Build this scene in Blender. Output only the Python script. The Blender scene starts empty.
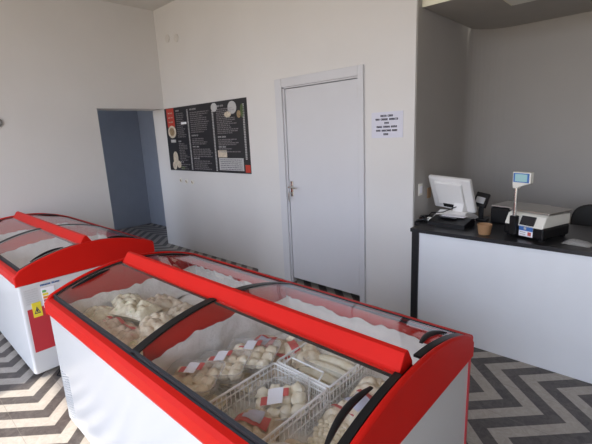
import bpy, bmesh, math, random
from mathutils import Vector, Matrix, noise
C = bpy.context.scene
COL = C.collection
PI = math.pi
R = math.radians

# ---------------------------------------------------------------- camera
cam_d = bpy.data.cameras.new('camera'); cam = bpy.data.objects.new('camera', cam_d); COL.objects.link(cam)
cam_d.sensor_width = 36.0; cam_d.sensor_fit = 'HORIZONTAL'; cam_d.lens = 24.18; cam_d.clip_start = 0.02
rt = Vector((0.736, 0.675, -0.045)); dn = Vector((0.115, -0.190, -0.975)); fw = Vector((-0.667, 0.713, -0.217))
fw.normalize(); rt = (rt - fw * rt.dot(fw)).normalized(); dn = fw.cross(rt)
M3 = Matrix((rt, -dn, -fw)).transposed()
cam.matrix_world = Matrix.Translation((0, 0, 1.6)) @ M3.to_4x4()
C.camera = cam

# ---------------------------------------------------------------- world, daylight, exposure
C.view_settings.view_transform = 'Standard'; C.view_settings.look = 'None'
C.view_settings.gamma = 1.0; C.view_settings.use_curve_mapping = False
C.view_settings.exposure = 0.07
C.cycles.transparent_max_bounces = 32; C.cycles.max_bounces = 14; C.cycles.diffuse_bounces = 8
w = bpy.data.worlds.new('sky'); C.world = w; w.use_nodes = True
nt = w.node_tree; nt.nodes.clear()
wo = nt.nodes.new('ShaderNodeOutputWorld'); bg = nt.nodes.new('ShaderNodeBackground')
tc = nt.nodes.new('ShaderNodeTexCoord'); sx = nt.nodes.new('ShaderNodeSeparateXYZ'); cr = nt.nodes.new('ShaderNodeValToRGB')
mr = nt.nodes.new('ShaderNodeMapRange'); mr.inputs[1].default_value = -1; mr.inputs[2].default_value = 1
nt.links.new(tc.outputs['Generated'], sx.inputs[0]); nt.links.new(sx.outputs[2], mr.inputs[0]); nt.links.new(mr.outputs[0], cr.inputs[0])
els = cr.color_ramp.elements
els[0].position = 0.0; els[0].color = (0.42, 0.36, 0.29, 1)
els[1].position = 1.0; els[1].color = (0.62, 0.80, 1.25, 1)
e = els.new(0.47); e.color = (0.47, 0.41, 0.34, 1)
e = els.new(0.53); e.color = (0.92, 0.98, 1.12, 1)
nt.links.new(cr.outputs[0], bg.inputs[0]); bg.inputs[1].default_value = 4.2
nt.links.new(bg.outputs[0], wo.inputs[0])
WIN = dict(x0=-5.0, x1=1.4, z0=0.10, z1=3.05, y=-1.5)
pl = bpy.data.lights.new('window_daylight', 'AREA'); pl.shape = 'RECTANGLE'
pl.size = WIN['x1'] - WIN['x0']; pl.size_y = WIN['z1'] - WIN['z0']; pl.cycles.is_portal = True
po = bpy.data.objects.new('window_daylight', pl); COL.objects.link(po)
po.location = ((WIN['x0'] + WIN['x1']) / 2, WIN['y'] - 0.1, (WIN['z0'] + WIN['z1']) / 2); po.rotation_euler = (R(90), 0, 0)
sl = bpy.data.lights.new('sun', 'SUN'); sl.energy = 8.0; sl.angle = R(1.5); sl.color = (1.0, 0.93, 0.82)
so = bpy.data.objects.new('sun', sl); COL.objects.link(so)
so.rotation_euler = Vector((-0.02, 0.60, -0.79)).to_track_quat('-Z', 'Y').to_euler()

# ---------------------------------------------------------------- materials
def mat(name, color, rough=0.5, metal=0.0, spec=0.5, coat=0.0, bump=0.0, bscale=60, var=0.0, vscale=6, emit=None, estr=1.0):
    m = bpy.data.materials.new(name); m.use_nodes = True
    n = m.node_tree; b = n.nodes['Principled BSDF']
    b.inputs['Base Color'].default_value = (*color, 1); b.inputs['Roughness'].default_value = rough
    b.inputs['Metallic'].default_value = metal; b.inputs['Specular IOR Level'].default_value = spec
    b.inputs['Coat Weight'].default_value = coat; b.inputs['Coat Roughness'].default_value = 0.08
    tcn = n.nodes.new('ShaderNodeTexCoord')
    nz = n.nodes.new('ShaderNodeTexNoise'); nz.inputs['Scale'].default_value = vscale; nz.inputs['Detail'].default_value = 4
    n.links.new(tcn.outputs['Object'], nz.inputs['Vector'])
    mx = n.nodes.new('ShaderNodeMixRGB'); mx.blend_type = 'MULTIPLY'; mx.inputs[0].default_value = 1.0
    mx.inputs[1].default_value = (*color, 1)
    rmp = n.nodes.new('ShaderNodeMapRange'); rmp.inputs[1].default_value = 0.3; rmp.inputs[2].default_value = 0.7
    rmp.inputs[3].default_value = 1 - var; rmp.inputs[4].default_value = 1 + var * 0.3
    n.links.new(nz.outputs[0], rmp.inputs[0]); n.links.new(rmp.outputs[0], mx.inputs[2]); n.links.new(mx.outputs[0], b.inputs['Base Color'])
    if bump:
        n2 = n.nodes.new('ShaderNodeTexNoise'); n2.inputs['Scale'].default_value = bscale; n2.inputs['Detail'].default_value = 5
        n.links.new(tcn.outputs['Object'], n2.inputs['Vector'])
        bp = n.nodes.new('ShaderNodeBump'); bp.inputs['Strength'].default_value = bump; bp.inputs['Distance'].default_value = 0.01
        n.links.new(n2.outputs[0], bp.inputs['Height']); n.links.new(bp.outputs[0], b.inputs['Normal'])
    if emit:
        b.inputs['Emission Color'].default_value = (*emit, 1); b.inputs['Emission Strength'].default_value = estr
    return m

def film_mat(name, tint, rough=0.05, milk=0.0, ior=1.45, graze=1.0):
    m = bpy.data.materials.new(name); m.use_nodes = True; n = m.node_tree; n.nodes.clear()
    o = n.nodes.new('ShaderNodeOutputMaterial'); t = n.nodes.new('ShaderNodeBsdfTransparent'); t.inputs[0].default_value = (*tint, 1)
    g = n.nodes.new('ShaderNodeBsdfGlossy'); g.inputs['Roughness'].default_value = rough; g.inputs[0].default_value = (1, 1, 1, 1)
    d = n.nodes.new('ShaderNodeBsdfDiffuse'); d.inputs[0].default_value = (0.85, 0.85, 0.83, 1)
    ge = n.nodes.new('ShaderNodeNewGeometry'); dt = n.nodes.new('ShaderNodeVectorMath'); dt.operation = 'DOT_PRODUCT'
    n.links.new(ge.outputs['Normal'], dt.inputs[0]); n.links.new(ge.outputs['Incoming'], dt.inputs[1])
    def mth(op, x, y=None):
        q = n.nodes.new('ShaderNodeMath'); q.operation = op; q.use_clamp = True; n.links.new(x, q.inputs[0])
        if y is not None: q.inputs[1].default_value = y
        return q
    f0 = ((ior - 1) / (ior + 1)) ** 2
    inv = n.nodes.new('ShaderNodeMath'); inv.operation = 'SUBTRACT'; inv.inputs[0].default_value = 1.0; inv.use_clamp = True
    n.links.new(mth('ABSOLUTE', dt.outputs['Value']).outputs[0], inv.inputs[1])
    f = mth('ADD', mth('MULTIPLY', mth('POWER', inv.outputs[0], 5.0).outputs[0], (1 - f0) * graze).outputs[0], f0)
    a = n.nodes.new('ShaderNodeMixShader'); b = n.nodes.new('ShaderNodeMixShader')
    a.inputs[0].default_value = milk
    n.links.new(t.outputs[0], a.inputs[1]); n.links.new(d.outputs[0], a.inputs[2])
    n.links.new(f.outputs[0], b.inputs[0]); n.links.new(a.outputs[0], b.inputs[1]); n.links.new(g.outputs[0], b.inputs[2])
    n.links.new(b.outputs[0], o.inputs[0])
    return m

def food_mat(name, base, dark, fleck, fscale=38):
    m = bpy.data.materials.new(name); m.use_nodes = True; n = m.node_tree; b = n.nodes['Principled BSDF']
    b.inputs['Roughness'].default_value = 0.55
    tcn = n.nodes.new('ShaderNodeTexCoord')
    nz = n.nodes.new('ShaderNodeTexNoise'); nz.inputs['Scale'].default_value = 22; nz.inputs['Detail'].default_value = 3
    n2 = n.nodes.new('ShaderNodeTexNoise'); n2.inputs['Scale'].default_value = fscale; n2.inputs['Detail'].default_value = 2
    n.links.new(tcn.outputs['Object'], nz.inputs[0]); n.links.new(tcn.outputs['Object'], n2.inputs[0])
    r1 = n.nodes.new('ShaderNodeValToRGB'); r1.color_ramp.elements[0].position = 0.32; r1.color_ramp.elements[0].color = (*dark, 1)
    r1.color_ramp.elements[1].position = 0.62; r1.color_ramp.elements[1].color = (*base, 1)
    r2 = n.nodes.new('ShaderNodeMapRange'); r2.inputs[1].default_value = 0.60; r2.inputs[2].default_value = 0.70; r2.inputs[4].default_value = 0.8
    mx = n.nodes.new('ShaderNodeMixRGB'); mx.inputs[2].default_value = (*fleck, 1)
    n.links.new(nz.outputs[0], r1.inputs[0]); n.links.new(n2.outputs[0], r2.inputs[0])
    n.links.new(r2.outputs[0], mx.inputs[0]); n.links.new(r1.outputs[0], mx.inputs[1]); n.links.new(mx.outputs[0], b.inputs['Base Color'])
    return m

def floor_mat():
    m = bpy.data.materials.new('chevron_tiles'); m.use_nodes = True; n = m.node_tree; b = n.nodes['Principled BSDF']
    b.inputs['Roughness'].default_value = 0.38; b.inputs['Specular IOR Level'].default_value = 0.45
    tcn = n.nodes.new('ShaderNodeTexCoord'); s = n.nodes.new('ShaderNodeSeparateXYZ'); n.links.new(tcn.outputs['Object'], s.inputs[0])
    def M(op, a, bb=None):
        q = n.nodes.new('ShaderNodeMath'); q.operation = op
        for i, v in enumerate((a, bb)):
            if v is None: continue
            if isinstance(v, (int, float)): q.inputs[i].default_value = v
            else: n.links.new(v, q.inputs[i])
        return q.outputs[0]
    y = M('DIVIDE', M('ADD', s.outputs[1], 61.5 - 2.632), 0.3075)
    wv = M('PINGPONG', y, 1.0)
    u = M('DIVIDE', M('SUBTRACT', M('ADD', s.outputs[0], 21.15 + 0.547), M('MULTIPLY', wv, 0.313)), 0.2115)
    fr = M('FRACT', u)
    st = M('LESS_THAN', fr, 0.5)
    g = M('LESS_THAN', M('ABSOLUTE', M('SUBTRACT', M('FRACT', M('MULTIPLY', u, 2.0)), 0.0)), 0.02)
    jt = M('LESS_THAN', M('PINGPONG', M('ADD', y, 0.5), 0.5), 0.006)
    nz = n.nodes.new('ShaderNodeTexNoise'); nz.inputs['Scale'].default_value = 20; nz.inputs['Detail'].default_value = 9; nz.inputs['Roughness'].default_value = 0.75
    nz.inputs['Distortion'].default_value = 1.2; n.links.new(tcn.outputs['Object'], nz.inputs[0])
    rl = n.nodes.new('ShaderNodeValToRGB'); rl.color_ramp.elements[0].position = 0.3; rl.color_ramp.elements[0].color = (0.29, 0.262, 0.228, 1)
    rl.color_ramp.elements[1].position = 0.7; rl.color_ramp.elements[1].color = (0.43, 0.395, 0.35, 1)
    rd = n.nodes.new('ShaderNodeValToRGB'); rd.color_ramp.elements[0].position = 0.35; rd.color_ramp.elements[0].color = (0.040, 0.033, 0.031, 1)
    rd.color_ramp.elements[1].position = 0.75; rd.color_ramp.elements[1].color = (0.125, 0.108, 0.10, 1)
    n.links.new(nz.outputs[0], rl.inputs[0]); n.links.new(nz.outputs[0], rd.inputs[0])
    mx = n.nodes.new('ShaderNodeMixRGB'); n.links.new(st, mx.inputs[0]); n.links.new(rd.outputs[0], mx.inputs[1]); n.links.new(rl.outputs[0], mx.inputs[2])
    m2 = n.nodes.new('ShaderNodeMixRGB'); n.links.new(M('MULTIPLY', M('ADD', g, jt), 0.5), m2.inputs[0]); n.links.new(mx.outputs[0], m2.inputs[1]); m2.inputs[2].default_value = (0.16, 0.14, 0.12, 1)
    n.links.new(m2.outputs[0], b.inputs['Base Color'])
    return m

MT = dict(
    wall=mat('white_plaster', (0.70, 0.69, 0.675), 0.85, bump=0.12, bscale=25, var=0.04, vscale=1.3),
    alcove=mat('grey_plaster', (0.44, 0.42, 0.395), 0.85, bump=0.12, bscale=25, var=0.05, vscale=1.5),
    ceil=mat('ceiling_paint', (0.66, 0.64, 0.61), 0.9, var=0.03),
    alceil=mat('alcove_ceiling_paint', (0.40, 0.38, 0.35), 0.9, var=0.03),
    blue=mat('blue_grey_paint', (0.36, 0.40, 0.47), 0.8, var=0.04),
    floor=floor_mat(),
    door=mat('door_paint', (0.62, 0.625, 0.65), 0.45, var=0.02, vscale=4),
    white=mat('freezer_white_steel', (0.61, 0.615, 0.61), 0.22, spec=0.4, var=0.02, vscale=3),
    red=mat('red_plastic', (0.58, 0.014, 0.009), 0.40, spec=0.08, var=0.06, vscale=5),
    dred=mat('red_sticker_panel', (0.52, 0.035, 0.045), 0.4, var=0.06),
    gasket=mat('dark_gasket', (0.030, 0.031, 0.035), 0.55, spec=0.25),
    black=mat('black_plastic', (0.008, 0.008, 0.009), 0.35, spec=0.3),
    rubber=mat('black_rubber', (0.02, 0.02, 0.02), 0.7),
    frost=mat('frosted_liner', (0.88, 0.865, 0.84), 0.8, bump=0.5, bscale=60, var=0.10, vscale=14),
    glass=film_mat('lid_glass', (0.985, 0.985, 0.98), 0.02, 0.0, 1.3, 0.8),
    film=film_mat('clear_film', (0.985, 0.985, 0.985), 0.18, 0.025, 1.38, 0.5),
    tub=film_mat('frosted_tub', (0.93, 0.93, 0.92), 0.15, 0.22, 1.4),
    wire=mat('white_wire', (0.90, 0.90, 0.88), 0.4),
    paper=mat('white_label', (0.86, 0.86, 0.90), 0.6),
    signpaper=mat('sign_paper', (0.66, 0.67, 0.76), 0.7),
    lilac=mat('lilac_print', (0.52, 0.52, 0.62), 0.6),
    rprint=mat('red_print', (0.58, 0.11, 0.10), 0.5),
    ink=mat('ink', (0.05, 0.05, 0.08), 0.7),
    counterwhite=mat('counter_white_laminate', (0.80, 0.83, 0.86), 0.4, var=0.02),
    counterblack=mat('counter_black_stone', (0.022, 0.022, 0.025), 0.3, var=0.3, vscale=80),
    board=mat('menu_black', (0.018, 0.018, 0.022), 0.4),
    mtext=mat('menu_text', (0.50, 0.50, 0.50), 0.6),
    mtext2=mat('menu_dim_text', (0.33, 0.31, 0.32), 0.6),
    mred=mat('menu_red', (0.50, 0.05, 0.03), 0.5),
    cream=mat('cream_food', (0.66, 0.58, 0.46), 0.6, var=0.3, vscale=40),
    brownfood=mat('brown_food', (0.35, 0.25, 0.14), 0.6, var=0.4, vscale=40),
    steel=mat('brushed_steel', (0.62, 0.60, 0.57), 0.3, metal=1.0),
    chrome=mat('chrome', (0.75, 0.74, 0.72), 0.15, metal=1.0),
    ivory=mat('ivory_plastic', (0.78, 0.77, 0.70), 0.4),
    monwhite=mat('monitor_white_plastic', (0.80, 0.79, 0.77), 0.4),
    screen=mat('lcd_screen', (0.15, 0.25, 0.27), 0.2, emit=(0.30, 0.50, 0.52), estr=0.5),
    darkscreen=mat('dark_screen', (0.02, 0.02, 0.025), 0.15),
    kraft=mat('kraft_tub', (0.42, 0.24, 0.12), 0.7, var=0.1),
    bluelab=mat('blue_label', (0.05, 0.16, 0.45), 0.5),
    yellow=mat('yellow_label', (0.80, 0.66, 0.04), 0.5),
    green=mat('green_label', (0.15, 0.45, 0.12), 0.5),
    darkgreen=mat('dark_green_print', (0.10, 0.14, 0.06), 0.6),
    orange=mat('orange_label', (0.80, 0.30, 0.03), 0.5),
    brown=mat('brown_mark', (0.35, 0.22, 0.12), 0.8),
    greypl=mat('grey_plastic', (0.25, 0.25, 0.24), 0.6),
    ventgrey=mat('vent_grey', (0.36, 0.37, 0.38), 0.5),
    lampcream=mat('lamp_cream', (0.80, 0.78, 0.62), 0.5),
    pale=food_mat('pale_dumplings', (0.93, 0.85, 0.67), (0.68, 0.55, 0.37), (0.95, 0.93, 0.86)),
    greenish=food_mat('green_flecked_dumplings', (0.93, 0.87, 0.66), (0.62, 0.53, 0.35), (0.50, 0.58, 0.30)),
    pinkish=food_mat('pink_flecked_dumplings', (0.91, 0.81, 0.68), (0.66, 0.52, 0.39), (0.75, 0.40, 0.36)),
    tan=food_mat('tan_dumplings', (0.84, 0.73, 0.57), (0.56, 0.43, 0.29), (0.72, 0.62, 0.48)),
    bun=food_mat('pale_buns', (0.88, 0.83, 0.68), (0.80, 0.72, 0.52), (0.90, 0.86, 0.74)),
    ball=mat('dough_ball', (0.92, 0.84, 0.65), 0.55, var=0.12, vscale=30),
)

# ---------------------------------------------------------------- mesh helpers
def new(): return bmesh.new()
def box(bm, x0, x1, y0, y1, z0, z1, mi=0, bev=0.0, M=None):
    r = bmesh.ops.create_cube(bm, size=1.0)
    vs = r['verts']
    for v in vs:
        v.co = Vector(((x0 + x1) / 2 + v.co.x * (x1 - x0), (y0 + y1) / 2 + v.co.y * (y1 - y0), (z0 + z1) / 2 + v.co.z * (z1 - z0)))
    fs = list({f for v in vs for f in v.link_faces})
    if bev > 0:
        es = list({ed for f in fs for ed in f.edges})
        rr = bmesh.ops.bevel(bm, geom=es, offset=bev, segments=2, profile=0.5, affect='EDGES')
        fs = list({f for v in rr['verts'] for f in v.link_faces} | {f for f in fs if f.is_valid})
        vs = list({v for f in fs for v in f.verts})
    for f in fs: f.material_index = mi
    if M is not None:
        for v in vs: v.co = M @ v.co
    return fs
def prism(bm, pts, axis, a, b, mi=0, bev=0.0):
    """extrude a 2-D outline; axis 'x': pts are (y,z); 'y': (x,z); 'z': (x,y)"""
    def P(p, t):
        return {'x': (t, p[0], p[1]), 'y': (p[0], t, p[1]), 'z': (p[0], p[1], t)}[axis]
    A = [bm.verts.new(P(p, a)) for p in pts]; B = [bm.verts.new(P(p, b)) for p in pts]
    fs = [bm.faces.new(A), bm.faces.new(B[::-1])]
    n = len(pts)
    for i in range(n): fs.append(bm.faces.new((A[i], B[i], B[(i + 1) % n], A[(i + 1) % n])))
    for f in fs: f.material_index = mi
    bmesh.ops.recalc_face_normals(bm, faces=fs)
    if bev > 0:
        es = list({ed for f in fs[:2] for ed in f.edges})
        bmesh.ops.bevel(bm, geom=es, offset=bev, segments=3, profile=0.5, affect='EDGES')
def tube(bm, pts, r, n=6, mi=0, cap=True):
    pts = [Vector(p) for p in pts]; rings = []
    rs = r if isinstance(r, (list, tuple)) else [r] * len(pts)
    up = None
    for i, p in enumerate(pts):
        d = (pts[min(i + 1, len(pts) - 1)] - pts[max(i - 1, 0)]).normalized()
        if up is None:
            up = Vector((0, 0, 1)) if abs(d.z) < 0.9 else Vector((1, 0, 0))
        a = d.cross(up).normalized(); up2 = a.cross(d).normalized(); up = up2
        rings.append([bm.verts.new(p + (a * math.cos(2 * PI * k / n) + up2 * math.sin(2 * PI * k / n)) * rs[i]) for k in range(n)])
    for i in range(len(rings) - 1):
        for k in range(n):
            f = bm.faces.new((rings[i][k], rings[i][(k + 1) % n], rings[i + 1][(k + 1) % n], rings[i + 1][k])); f.material_index = mi; f.smooth = True
    if cap:
        bm.faces.new(rings[0][::-1]).material_index = mi; bm.faces.new(rings[-1]).material_index = mi
def lathe(bm, prof, n=24, c=(0, 0, 0), mi=0):
    rings = []
    for r_, z in prof:
        rings.append([bm.verts.new((c[0] + r_ * math.cos(2 * PI * k / n), c[1] + r_ * math.sin(2 * PI * k / n), c[2] + z)) for k in range(n)])
    for i in range(len(rings) - 1):
        for k in range(n):
            f = bm.faces.new((rings[i][k], rings[i][(k + 1) % n], rings[i + 1][(k + 1) % n], rings[i + 1][k])); f.smooth = True; f.material_index = mi
    if prof[0][0] > 1e-5: bm.faces.new(rings[0][::-1]).material_index = mi
    if prof[-1][0] > 1e-5: bm.faces.new(rings[-1]).material_index = mi
def grid(bm, fn, nu, nv, mi=0, smooth=True, wrap=False):
    V = [[bm.verts.new(fn(i / nu, j / nv)) for j in range(nv + 1)] for i in range(nu + 1)]
    fs = []
    for i in range(nu):
        for j in range(nv):
            f = bm.faces.new((V[i][j], V[i + 1][j], V[i + 1][j + 1], V[i][j + 1])); f.material_index = mi; f.smooth = smooth; fs.append(f)
    return V, fs
def obj(name, bm, mats, parent=None, loc=None, rot=None, fix=True):
    if fix: bmesh.ops.recalc_face_normals(bm, faces=bm.faces[:])
    for ed in bm.edges:
        if len(ed.link_faces) == 2 and ed.calc_face_angle(0) > R(50): ed.smooth = False
    me = bpy.data.meshes.new(name); bm.to_mesh(me); bm.free()
    for m in (mats if isinstance(mats, (list, tuple)) else [mats]): me.materials.append(MT[m] if isinstance(m, str) else m)
    o = bpy.data.objects.new(name, me); COL.objects.link(o)
    if parent: o.parent = parent
    if loc: o.location = loc
    if rot: o.rotation_euler = rot
    return o
def tag(o, label, cat, group=None):
    o['label'] = label; o['category'] = cat
    if group: o['group'] = group
    return o
def thing(name, label, cat, loc=(0, 0, 0), rot=(0, 0, 0), group=None):
    o = bpy.data.objects.new(name, None); COL.objects.link(o); o.empty_display_size = 0.05
    o.location = loc; o.rotation_euler = rot
    return tag(o, label, cat, group)
def struct(name, bm, mats):
    o = obj(name, bm, mats); o['kind'] = 'structure'; return o
def copy_tree(o, parent=None):
    c = o.copy(); COL.objects.link(c)
    if parent: c.parent = parent
    for ch in list(o.children): copy_tree(ch, c)
    return c

# ---------------------------------------------------------------- the room
XL, XR, YF, YD, YM, ZC = -5.32, 2.6, WIN['y'], 2.99, 3.06, 3.30
XA = -1.48      # left edge of the counter alcove
YA, ZA = 4.34, 2.48
XH = -7.37      # far wall of the passage beyond the doorway
bm = new(); box(bm, -7.6, XR + .2, YF - .2, 4.6, -0.12, 0); struct('floor', bm, 'floor')
bm = new(); box(bm, XL - .3, XR + .2, YF - .2, YM + .05, ZC, ZC + .12); struct('ceiling', bm, 'ceil')
# left wall, doorway opening between y 2.135 and the menu wall
bm = new()
box(bm, XL - .33, XL, YF - .2, 2.135, 0, ZC); box(bm, XL - .33, XL, 2.135, YM + .04, 2.02, ZC)
struct('wall_left', bm, 'wall')
# back wall: menu section, then the door section standing 7 cm proud
bm = new()
box(bm, XL - .33, -3.452, YM, YM + .2, 0, ZC)
struct('wall_back', bm, 'wall')
bm = new()
DL, DR, DT = -2.905, -1.985, 2.055
box(bm, -3.452, DL, YD, YM + .2, 0, ZC); box(bm, DR, XA, YD, YM + .2, 0, ZC); box(bm, DL, DR, YD, YM + .2, DT, ZC)
struct('wall_back_door_side', bm, 'wall')
bm = new(); box(bm, DL - .05, DR + .05, YM + .201, YM + .25, 0, 2.2); struct('wall_light_stop', bm, 'alcove')  # backing added to stop light leaking in under the door leaf
# alcove behind the counter
bm = new()
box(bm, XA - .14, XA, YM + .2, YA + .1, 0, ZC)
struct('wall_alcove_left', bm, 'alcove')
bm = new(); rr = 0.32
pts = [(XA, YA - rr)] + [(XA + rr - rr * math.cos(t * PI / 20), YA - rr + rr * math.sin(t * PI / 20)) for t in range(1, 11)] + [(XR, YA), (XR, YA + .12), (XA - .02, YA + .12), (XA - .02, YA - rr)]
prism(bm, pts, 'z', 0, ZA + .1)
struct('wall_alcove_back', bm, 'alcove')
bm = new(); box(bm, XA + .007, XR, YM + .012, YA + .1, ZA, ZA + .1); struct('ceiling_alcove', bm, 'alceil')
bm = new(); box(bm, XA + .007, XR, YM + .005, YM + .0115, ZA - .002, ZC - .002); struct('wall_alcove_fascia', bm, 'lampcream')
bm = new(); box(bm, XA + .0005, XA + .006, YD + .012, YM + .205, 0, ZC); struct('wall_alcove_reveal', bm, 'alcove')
bm = new(); box(bm, XR, XR + .15, YF - .2, YA + .1, 0, ZC); struct('wall_right', bm, 'wall')
# passage beyond the doorway
bm = new(); box(bm, XH - .1, XH, 0.6, 4.0, 0, 2.7); struct('wall_passage_far', bm, 'blue')
bm = new(); box(bm, XH, XL - .33, 3.68, 3.8, 0, 2.7); struct('wall_passage_right', bm, 'blue')
bm = new(); box(bm, XH, -6.95, 0.5, 0.6, 0, 2.7); box(bm, -5.85, XL - .33, 0.5, 0.6, 0, 2.7); box(bm, -6.95, -5.85, 0.5, 0.6, 0, .9); box(bm, -6.95, -5.85, 0.5, 0.6, 2.3, 2.7)  # unseen opening added to let sky light brighten the passage
struct('wall_passage_left', bm, 'blue')
bm = new(); box(bm, XL - .42, XL - .331, YM + .2, 3.7, 0, 2.7); struct('wall_passage_near', bm, 'blue')
bm = new(); box(bm, XH - .1, XL - .33, 0.5, 4.0, 2.7, 2.8); struct('ceiling_passage', bm, 'blue')
# shop window wall behind the camera
bm = new(); Wn = WIN
box(bm, XL - .33, Wn['x0'], YF - .2, YF, 0, ZC); box(bm, Wn['x1'], XR + .15, YF - .2, YF, 0, ZC)
box(bm, Wn['x0'], Wn['x1'], YF - .2, YF, Wn['z1'], ZC); box(bm, Wn['x0'], Wn['x1'], YF - .2, YF, 0, Wn['z0'])
struct('wall_front', bm, 'wall')
bm = new()
for k in range(5):
    x = Wn['x0'] + (Wn['x1'] - Wn['x0']) * k / 4
    box(bm, x - .035, x + .035, YF - .14, YF - .06, Wn['z0'], Wn['z1'])
for z in (Wn['z0'] + .03, Wn['z1'] - .03): box(bm, Wn['x0'], Wn['x1'], YF - .14, YF - .06, z - .03, z + .03)
struct('window_1', bm, 'white')
# unseen slab added outside to block the sun at the left window part
bm = new(); prism(bm, [(YF - .2, 3.16), (YF - .2, 3.20), (YF - 2.0, 3.10), (YF - 2.0, 3.06)], 'x', -5.4, -3.0)
struct('trim_sun_block', bm, 'greypl')

# ---------------------------------------------------------------- door in the back wall
d = thing('door', 'white flush door closed in the back wall between menu and paper sign', 'door', (-2.445, YD, 0))
bm = new(); fy = -0.022
box(bm, -.545, -.452, fy, .04, 0, 2.135, bev=.004); box(bm, .452, .508, fy, .04, 0, 2.135, bev=.004)
box(bm, -.452, .452, fy + .001, .04, 2.052, 2.135, bev=.004)
box(bm, -.46, -.435, .0, .06, 0, 2.06); box(bm, .44, .46, .0, .06, 0, 2.06); box(bm, -.46, .46, .0, .06, 2.04, 2.06)
obj('door_frame', bm, 'door', d)
bm = new(); box(bm, -.432, .438, .014, .055, .052, 2.034, bev=.002); obj('door_leaf', bm, 'door', d)
h = new()
box(h, -.41, -.375, .002, .014, .96, 1.12, bev=.004)
tube(h, [(-.392, .01, 1.062), (-.392, -.045, 1.062)], .010, 10)
tube(h, [(-.396, -.045, 1.062), (-.33, -.048, 1.06), (-.28, -.044, 1.052)], [.010, .009, .007], 10)
hd = obj('door_handle', h, 'chrome', d)
k = new(); tube(k, [(-.392, -.002, .995), (-.392, -.03, .995)], .008, 8); box(k, -.396, -.388, -.055, -.03, .975, 1.012); box(k, -.40, -.384, -.05, -.046, .915, .975)
obj('key', k, 'steel', hd)
for z in (.32, 1.05, 1.92):
    k = new(); tube(k, [(.442, .004, z - .045), (.442, .004, z + .045)], .006, 8); obj('hinge', k, 'steel', d)

# ---------------------------------------------------------------- writing helper: rows of small letter-like strokes
def glyph_row(bm, P, x0, x1, z, hgt, rng, mi=0, fill=0.75, jag=True):
    """P(x,z) gives a point on the sheet; draws word-like runs of strokes from x0 to x1"""
    x = x0
    while x < x1 - hgt * 0.4:
        wl = min(rng.uniform(2.0, 5.5) * hgt, x1 - x)
        n = max(2, int(wl / (hgt * 0.7)))
        for i in range(n):
            a = x + wl * i / n; b = a + wl / n * fill
            lo = z - hgt / 2; hi = z + hgt / 2
            st = hgt * 0.28
            kind = rng.randint(0, 3)
            quads = [(a, a + st, lo, hi)]
            if kind != 1: quads.append((b - st, b, lo, hi))
            quads.append((a, b, (hi - st) if kind in (0, 1) else (lo + hi - st) / 2, hi if kind in (0, 1) else (lo + hi + st) / 2))
            if kind == 1: quads.append((a, b, lo, lo + st))
            for q in quads:
                f = bm.faces.new([bm.verts.new(P(q[0], q[2])), bm.verts.new(P(q[1], q[2])), bm.verts.new(P(q[1], q[3])), bm.verts.new(P(q[0], q[3]))]); f.material_index = mi
        x += wl + hgt * 0.6

# ---------------------------------------------------------------- menu board
m0, m1, z0, z1 = -5.30, -3.46, 1.165, 2.02
mb = thing('menu_board', 'wide black menu board with columns of white text on the back wall', 'menu board', (0, YM, 0))
bm = new(); box(bm, m0, m1, -.012, 0, z0, z1); obj('board', bm, 'board', mb)
def at(u, v, y=-.0135): return Vector((m0 + (m1 - .06 - m0) * u, y, z1 + (z0 - z1) * v))
def plate(name, u0, u1, v0, v1, m, y=-.0135, parent=mb):
    b = new(); vs = [b.verts.new(at(u0, v1, y)), b.verts.new(at(u1, v1, y)), b.verts.new(at(u1, v0, y)), b.verts.new(at(u0, v0, y))]; b.faces.new(vs)
    ex = bmesh.ops.extrude_face_region(b, geom=b.faces[:])
    for v in ex['geom']:
        if isinstance(v, bmesh.types.BMVert): v.co.y += .0012
    return obj(name, b, m, parent)
plate('red_banner', .03, .135, .005, .30, 'mred')
rb = new(); rng = random.Random(3)
PA = lambda x, z: Vector((x, -.0150, z))
xa, xb = at(.05, 0).x, at(.115, 0).x
for v in (.08, .15, .22):
    rb = new(); glyph_row(rb, PA, xa, xb, at(0, v).z, .016, rng); obj('banner_lettering', rb, 'cream', mb)
def disc(name, u, v, ru, rv, m, y=-.0145, n=20):
    b = new(); c = at(u, v, y); sxu = (m1 - .06 - m0) * ru; szv = (z1 - z0) * rv
    ring = [(math.cos(2 * PI * k / n) * sxu, math.sin(2 * PI * k / n) * szv) for k in range(n)]
    prism(b, [(c.x + p[0], c.z + p[1]) for p in ring], 'y', y, y + .002); return obj(name, b, m, mb)
disc('plate_picture', .085, .375, .058, .10, 'cream'); disc('soup_picture', .085, .375, .036, .066, 'brownfood', -.0155)
plate('caption_tag', .055, .125, .50, .545, 'mtext')
disc('dumpling_picture', .10, .80, .035, .11, 'cream'); disc('dumpling_picture', .075, .92, .03, .07, 'cream', -.015); disc('dumpling_picture', .14, .90, .03, .06, 'cream', -.016)
disc('garnish_picture', .19, .955, .03, .03, 'darkgreen')
disc('bowl_picture', .85, .105, .045, .085, 'mtext'); disc('bowl_picture', .80, .19, .035, .04, 'cream', -.016); disc('sprig_picture', .95, .16, .018, .09, 'darkgreen', -.015); disc('sprig_picture', .915, .20, .02, .05, 'brownfood', -.016)
disc('napkin_picture', .655, .075, .035, .06, 'mtext')
plate('corner_badge', .945, .995, .88, .985, 'mred', -.0145)
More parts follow.
